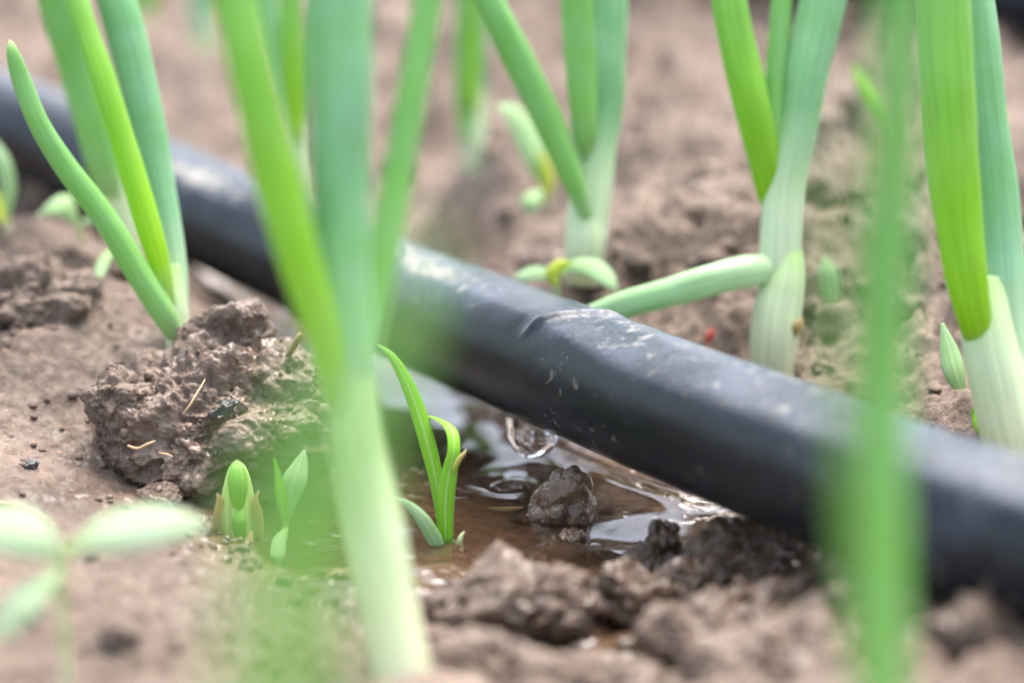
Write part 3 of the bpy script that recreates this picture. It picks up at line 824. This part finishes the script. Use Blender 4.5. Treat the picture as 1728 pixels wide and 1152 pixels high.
onion('sharp onion plant right of centre, fourth leaf drooping behind the pipe', (1305,610,395), [
 ('stem', 'stem', [(1304,660,396,60),(1306,605,395,64),(1311,550,395,72),(1316,470,395,70),(1318,410,395,66),(1320,370,395,40)], {'ribs': .07}),
 ('leaf', 'blue_long', [(1313,520,395,66),(1316,470,395,72),(1319,400,395,72),(1325,325,395.2,71),(1333,275,395.3,69),(1348,200,395.5,70),(1364,110,396,76),(1386,15,397,80),(1402,-60,398,80),(1425,-200,400,66)], {}),
 ('leaf', 'bright', [(1324,420,397,34),(1312,360,396.6,46),(1300,310,395.6,54),(1285,250,394.2,58),(1266,170,392.8,61),(1245,80,393,63),(1226,-20,393,60),(1205,-140,393,48)], {}),
 ('leaf', 'mid', [(1318,340,394,22),(1309,260,394.6,30),(1306,170,395,34),(1315,60,396,37),(1325,-60,397,36)], {}),
 ('leaf', 'pale_leaf', [(1326,505,395.4,26),(1316,474,395.2,42),(1300,458,394.4,55),(1280,455,393,50),(1262,457,391.8,54),(1230,464,390.6,54),(1190,475,389.4,52),(1150,487,389.5,50),(1060,513,390.5,46),(990,537,392,41),(920,560,394,34)], {'wob': .16, 'thick': .75}),
 ('sheath', 'stem', [(1302,650,394.5,72),(1305,600,394,76),(1311,540,394,80),(1320,490,394.2,76),(1326,455,394.6,66),(1330,420,395,52)], {'ribs': .12, 'thick': .95, 'wob': .2}),
])
onion('thick onion plant at the right edge behind the pipe', (1706,760,345), [
 ('stem', 'stem', [(1726,830,345,98),(1708,750,345,100),(1690,670,345,97),(1671,590,345,93),(1664,530,345.5,80),(1668,470,346.5,50)], {}),
 ('leaf', 'blue', [(1700,640,347,70),(1694,540,347.5,84),(1686,430,348,84),(1674,290,348.5,80),(1657,140,349,74),(1642,0,350,70),(1620,-160,351,60)], {}),
 ('leaf', 'bright', [(1660,610,346,28),(1646,545,343.4,56),(1629,450,341.6,74),(1612,320,340.6,84),(1602,180,340,89),(1596,60,340,91),(1588,-120,340,88)], {}),
])
onion('very blurred upright onion leaf close to the camera at right', (1495,1510,218), [
 ('stem', 'stem', [(1493,1640,218,56),(1494,1510,218,66),(1495,1350,218,72)], {}),
 ('leaf', 'mid', [(1495,1390,218,66),(1494,1100,218,76),(1492,900,218,76),(1496,750,218,72),(1501,600,218,70),(1506,450,217,74),(1512,300,216,80),(1516,150,215,86),(1522,0,214,88),(1530,-200,212,80)], {}),
 ('leaf', 'mid', [(1485,1390,214,30),(1450,1000,200,50),(1440,700,175,56),(1425,420,160,54),(1415,250,152,36),(1410,150,148,4)], {}),
])
onion('onion seedling close to the lens, blurred to a green haze lower left', (400,3200,135), [
 ('stem', 'stem', [(390,3400,136,70),(405,3000,134,90),(420,2700,132,95)], {'n': 20}),
 ('leaf', 'bright', [(415,2900,133,70),(430,2300,130,130),(450,1700,127,150),(485,1200,125,125),(545,850,125,115),(615,600,126,100),(665,470,127,70),(690,400,128,4)], {}),
 ('leaf', 'bright', [(415,2800,133,60),(420,2200,131,90),(430,1600,129,105),(450,1150,128,105),(470,850,128,70),(480,700,128,4)], {}),
])

# ------------------------------------------------------------------ grass, seedlings and scraps
def blade(parent, name, mk, rows, thick=.12, bend=.25, side=None, n=50):
    sp = px_spine(rows)
    if side == 'up':
        t = np.array(sp[-1][:3]) - np.array(sp[0][:3])
        side = np.cross(VIEW * .55 + np.array([0, 0, -.85]), t)
    V, F, t, uv = sweep(sp, side=side, thick=thick, bend=bend, nseg=16, nlen=n)
    return build(name, V, F, M[mk], parent, attrs={'t': t}, uv=uv)

g = empty('grass_seedling', P(752,945,358), 'bright green grass seedling growing at the front edge of the puddle', 'grass')
blade(g, 'leaf_blade', 'grass', [(752,960,358,14),(748,900,359,18),(738,820,360,24),(722,750,361,28),(704,690,362,27),(684,640,363,22),(660,600,364,14),(636,580,365,3)])
blade(g, 'leaf_blade', 'grass', [(752,960,357,12),(752,910,356,24),(752,850,356,29),(758,800,356,27),(766,760,356,22),(762,725,358,22),(742,708,361,20),(716,702,364,16),(694,704,366,5)])
blade(g, 'leaf_blade', 'seedling', [(752,955,356,8),(738,920,354,24),(716,880,353,24),(690,852,353,14),(660,836,353,3)])
blade(g, 'dry_tip', 'dry_tip', [(764,800,355.4,4),(769,786,354.8,9),(776,773,354.4,9),(783,765,354.2,6),(787,757,354.4,1)], .25, .6)
blade(g, 'stub', 'seedling_stem', [(772,962,356,9),(773,932,356,11),(777,908,356,9),(784,896,356,2)], .5)
blade(g, 'stub', 'seedling_stem', [(770,962,356.5,8),(768,935,356.5,9),(764,915,356.5,6),(759,905,356.5,1)], .5)

s = empty('onion_shoot', P(400,925,355), 'stubby cut onion shoot with bright tip and brown papery skin', 'onion shoot')
blade(s, 'stem', 'shoot', [(402,970,356,46),(402,920,356,60),(401,880,356,62),(401,840,356,56),(401,806,356,42),(400,786,356,26),(399,776,356,3)], .9, 0)
blade(s, 'leaf', 'bright', [(402,880,355,14),(401,850,354.2,24),(401,822,353.9,33),(400,800,354.3,31),(399,786,355,21),(398,777,356,4)], .75, 0)
blade(s, 'leaf', 'bright', [(404,930,355,12),(404,900,353.9,22),(403,880,353.5,25),(403,864,354,18),(403,852,355,4)], .6, 0)
for rows, wb in (([(370,965,356,22),(368,915,355.5,20),(367,872,355,15),(371,846,354.5,12),(366,832,354,2)], .5), ([(432,965,356,20),(436,905,355.5,20),(435,868,355,16),(429,846,354.2,13),(436,828,354,2)], .5), ([(405,970,353,50),(410,940,352.6,42),(418,915,353,18),(424,895,353.5,3)], .4)):
    V, F, t, uv = sweep(px_spine(rows), thick=.2, nseg=14, nlen=40, wob=wb, ribs=.3, seed=rows[0][0])
    build('dry_skin', V, F, M['dry'], s, attrs={'t': t}, uv=uv)

def broadleaf(label, base, stem_rows, leaves, heart=None):
    r = empty('broadleaf_seedling', P(*base), label, 'seedling', 'tiny weed seedlings between the onions')
    if stem_rows:
        V, F, t, uv = sweep(px_spine(stem_rows), thick=1, nseg=12, nlen=30)
        build('stem', V, F, M['seedling_stem'], r, attrs={'t': t}, uv=uv)
    for rows, side, mk in leaves:
        blade(r, 'leaf', mk, rows, .08, .22, side or 'up')
    for rows in heart or []:
        blade(r, 'heart_leaf', 'seedling_yellow', rows, .4, .1)
    return r

broadleaf('small pale seedling with folded leaves right of the stubby shoot', (478,930,356),
  [(476,950,356,10),(480,900,356,11),(484,860,356,11),(483,820,356,8)],
  [([(482,880,355,10),(486,845,355,32),(496,810,355,44),(506,782,356,28),(514,758,357,4)], None, 'seedling'),
   ([(480,885,354,8),(474,840,354,18),(468,800,354,12),(462,772,354,3)], None, 'grass'),
   ([(482,890,352,8),(470,910,350,24),(466,940,348,24),(462,972,347,4)], None, 'seedling')])
broadleaf('pale blurred seedling with broad oval leaves at the lower left edge', (106,1120,286),
  [(114,1190,286,15),(110,1100,286,15),(104,1000,285,14),(108,950,284,13),(118,915,284,12)],
  [([(112,930,283,14),(160,906,283,70),(220,888,284,100),(285,880,285,88),(325,884,286,52),(348,890,286,6)], None, 'seedling_pale'),
   ([(106,950,283,14),(80,915,282,80),(40,895,281,112),(-10,890,280,94),(-50,890,279,10)], None, 'seedling_pale'),
   ([(100,960,282,14),(70,985,280,50),(35,1020,278,72),(10,1055,277,52),(0,1080,276,6)], None, 'seedling_pale')])
broadleaf('arching yellow green seedling beneath the left leaning onion leaf', (925,330,445),
  [(925,350,446,12),(922,320,445,13),(915,300,445,13)],
  [([(922,318,444,14),(905,270,444,44),(885,220,445,46),(860,185,446,32),(838,178,447,8)], None, 'seedling'),
   ([(918,320,443,8),(900,330,441,28),(895,345,440,34),(892,362,440,6)], None, 'seedling')],
  [[(924,330,443,10),(925,305,443,22),(918,275,443,16),(910,255,443,3)]])
broadleaf('two leaved seedling right behind the pipe with yellow heart', (940,480,404),
  [(940,510,405,11),(938,485,404,12),(938,465,404,12)],
  [([(940,465,403,12),(970,446,403,32),(1005,452,402,46),(1030,475,401,34),(1042,492,401,5)], None, 'seedling'),
   ([(936,470,405,12),(910,460,406,34),(885,462,407,36),(865,470,408,6)], None, 'seedling')],
  [[(938,480,402,12),(932,462,402,24),(945,448,402,20),(965,444,402,5)]])
broadleaf('tiny upright seedling between the right onions with spoon shaped leaf', (1408,560,405),
  [(1412,590,406,7),(1410,550,405,7),(1408,525,405,8)],
  [([(1408,528,405,7),(1404,495,405,32),(1399,460,405,34),(1394,432,406,5)], None, 'seedling'),
   ([(1410,535,404,8),(1411,548,402,26),(1412,562,401,24),(1412,574,401,4)], None, 'seedling')])
broadleaf('slim pale seedling leaf lying left of the thick right onion', (1622,660,372),
  [(1630,690,372,8),(1624,665,372,10)],
  [([(1625,670,371,12),(1612,630,371,38),(1602,590,372,34),(1590,545,373,6)], None, 'seedling')])
broadleaf('green slanting seedling leaf behind the blurred near leaf', (1500,220,470),
  [(1520,240,470,12),(1505,215,470,12)],
  [([(1510,220,469,12),(1490,185,469,34),(1465,145,470,32),(1440,110,471,5)], None, 'grass')])
broadleaf('low seedling at left behind the curved onion leaf', (130,385,425),
  [(140,410,426,10),(132,385,425,11),(128,370,425,11)],
  [([(130,375,424,12),(110,350,424,50),(90,345,425,54),(62,365,426,8)], None, 'seedling'),
   ([(135,380,423,10),(160,365,423,40),(185,372,422,34),(200,390,421,5)], None, 'seedling')])
broadleaf('small curled seedling leaf below the spotted onion stem', (172,440,408),
  [(190,420,410,10),(178,440,408,12)],
  [([(190,420,409,10),(178,435,407,20),(170,455,405,20),(166,476,403,4)], None, 'seedling')])
broadleaf('yellowish seedling cut by the left edge of the picture', (8,360,430),
  [(12,390,430,14),(8,350,430,16)],
  [([(10,370,429,12),(14,320,429,26),(6,275,429,26),(-8,235,430,4)], None, 'seedling'),
   ([(6,375,428,12),(-14,340,428,36),(-30,300,428,5)], None, 'seedling_yellow')])
broadleaf('seedling leaf at the right edge behind the thick onion', (1722,560,395),
  [(1726,620,395,9),(1722,560,395,10)],
  [([(1720,570,394,10),(1714,510,394,26),(1716,460,395,24),(1722,425,396,4)], None, 'grass'),
   ([(1722,575,394,8),(1740,560,393,30),(1765,560,392,5)], None, 'seedling'),
   ([(1722,610,394,8),(1740,640,392,36),(1760,660,391,5)], None, 'seedling')])
broadleaf('tiny yellow green sprout at the foot of the thick onion', (1655,725,352),
  None, [([(1672,745,350,14),(1658,722,350,26),(1646,700,351,16),(1640,688,351,3)], None, 'grass')])

def scrap(name, label, cat, mk, rows, thick=.5, n=24, side=None, bend=0):
    V, F, t, uv = sweep(px_spine(rows), thick=thick, nseg=14, nlen=n, wob=.9, ribs=.35, seed=rows[0][0], side=side, bend=bend)
    o = build(name, V, F, M[mk], origin=P(*rows[0][:3]), attrs={'t': t}, uv=uv)
    return tag(o, label, cat)
scrap('leaf_scrap', 'orange brown leaf scrap floating beside the pointed clod', 'leaf scrap', 'dry', [(820,868,370,4),(835,866,369.5,14),(855,864,369,15),(872,862,369,12),(884,860,369,4)], .3)
scrap('twig', 'short mossy twig poking up beside the foreground onion', 'twig', 'twig', [(482,606,374,7),(494,588,373,8),(504,570,372,9),(510,562,372,5)], 1)
clod('dark grey flake lying on the large left clod', 377, 690, 362.5, (2.3, 1.2, .8), 31, .5, 6, .45, .6, .45, None, None, 'bark_flake', 'grey', 'flake')
scrap('rootlet', 'pale rootlet on the shaded side of the large clod', 'rootlet', 'root', [(215,752,360,3),(232,757,359.5,4),(248,750,359,4),(262,744,359,2)], 1)
scrap('rootlet', 'orange rootlet near the bottom of the large clod', 'rootlet', 'root', [(268,764,359,2.5),(280,766,359,4),(292,770,359,2)], 1)
scrap('rootlet', 'thin straw coloured rootlet slanting across the large clod', 'rootlet', 'root', [(308,700,361,2),(320,684,361,4),(332,664,362,4),(346,640,364,2)], 1)
scrap('straw', 'dry bent straw beside the pale seedling at left', 'straw', 'root', [(-10,846,345,5),(30,850,344,6),(70,868,342,6),(98,892,341,7),(112,898,341,4)], .8)
scrap('straw', 'pale straw on the mud below the small seedling', 'straw', 'root', [(545,985,338,4),(560,970,338,6),(578,964,338,6),(590,962,338,3)], .8)
clod('dark husk on the mud near the left edge', 52, 787, 359, (1.3, .9, .8), 32, .4, 6, .4, .5, .9, None, None, 'insect_husk', 'grey', 'husk')
scrap('red_scrap', 'small red scrap on the soil behind the pipe', 'scrap', 'red', [(1194,580,402,8),(1197,566,402,15),(1203,556,402,8)], .5)
scrap('dry_skin', 'orange dry onion skin at the foot of the sharp onion', 'onion skin', 'dry', [(1338,570,392,8),(1346,552,391,16),(1354,536,391,5)], .4)
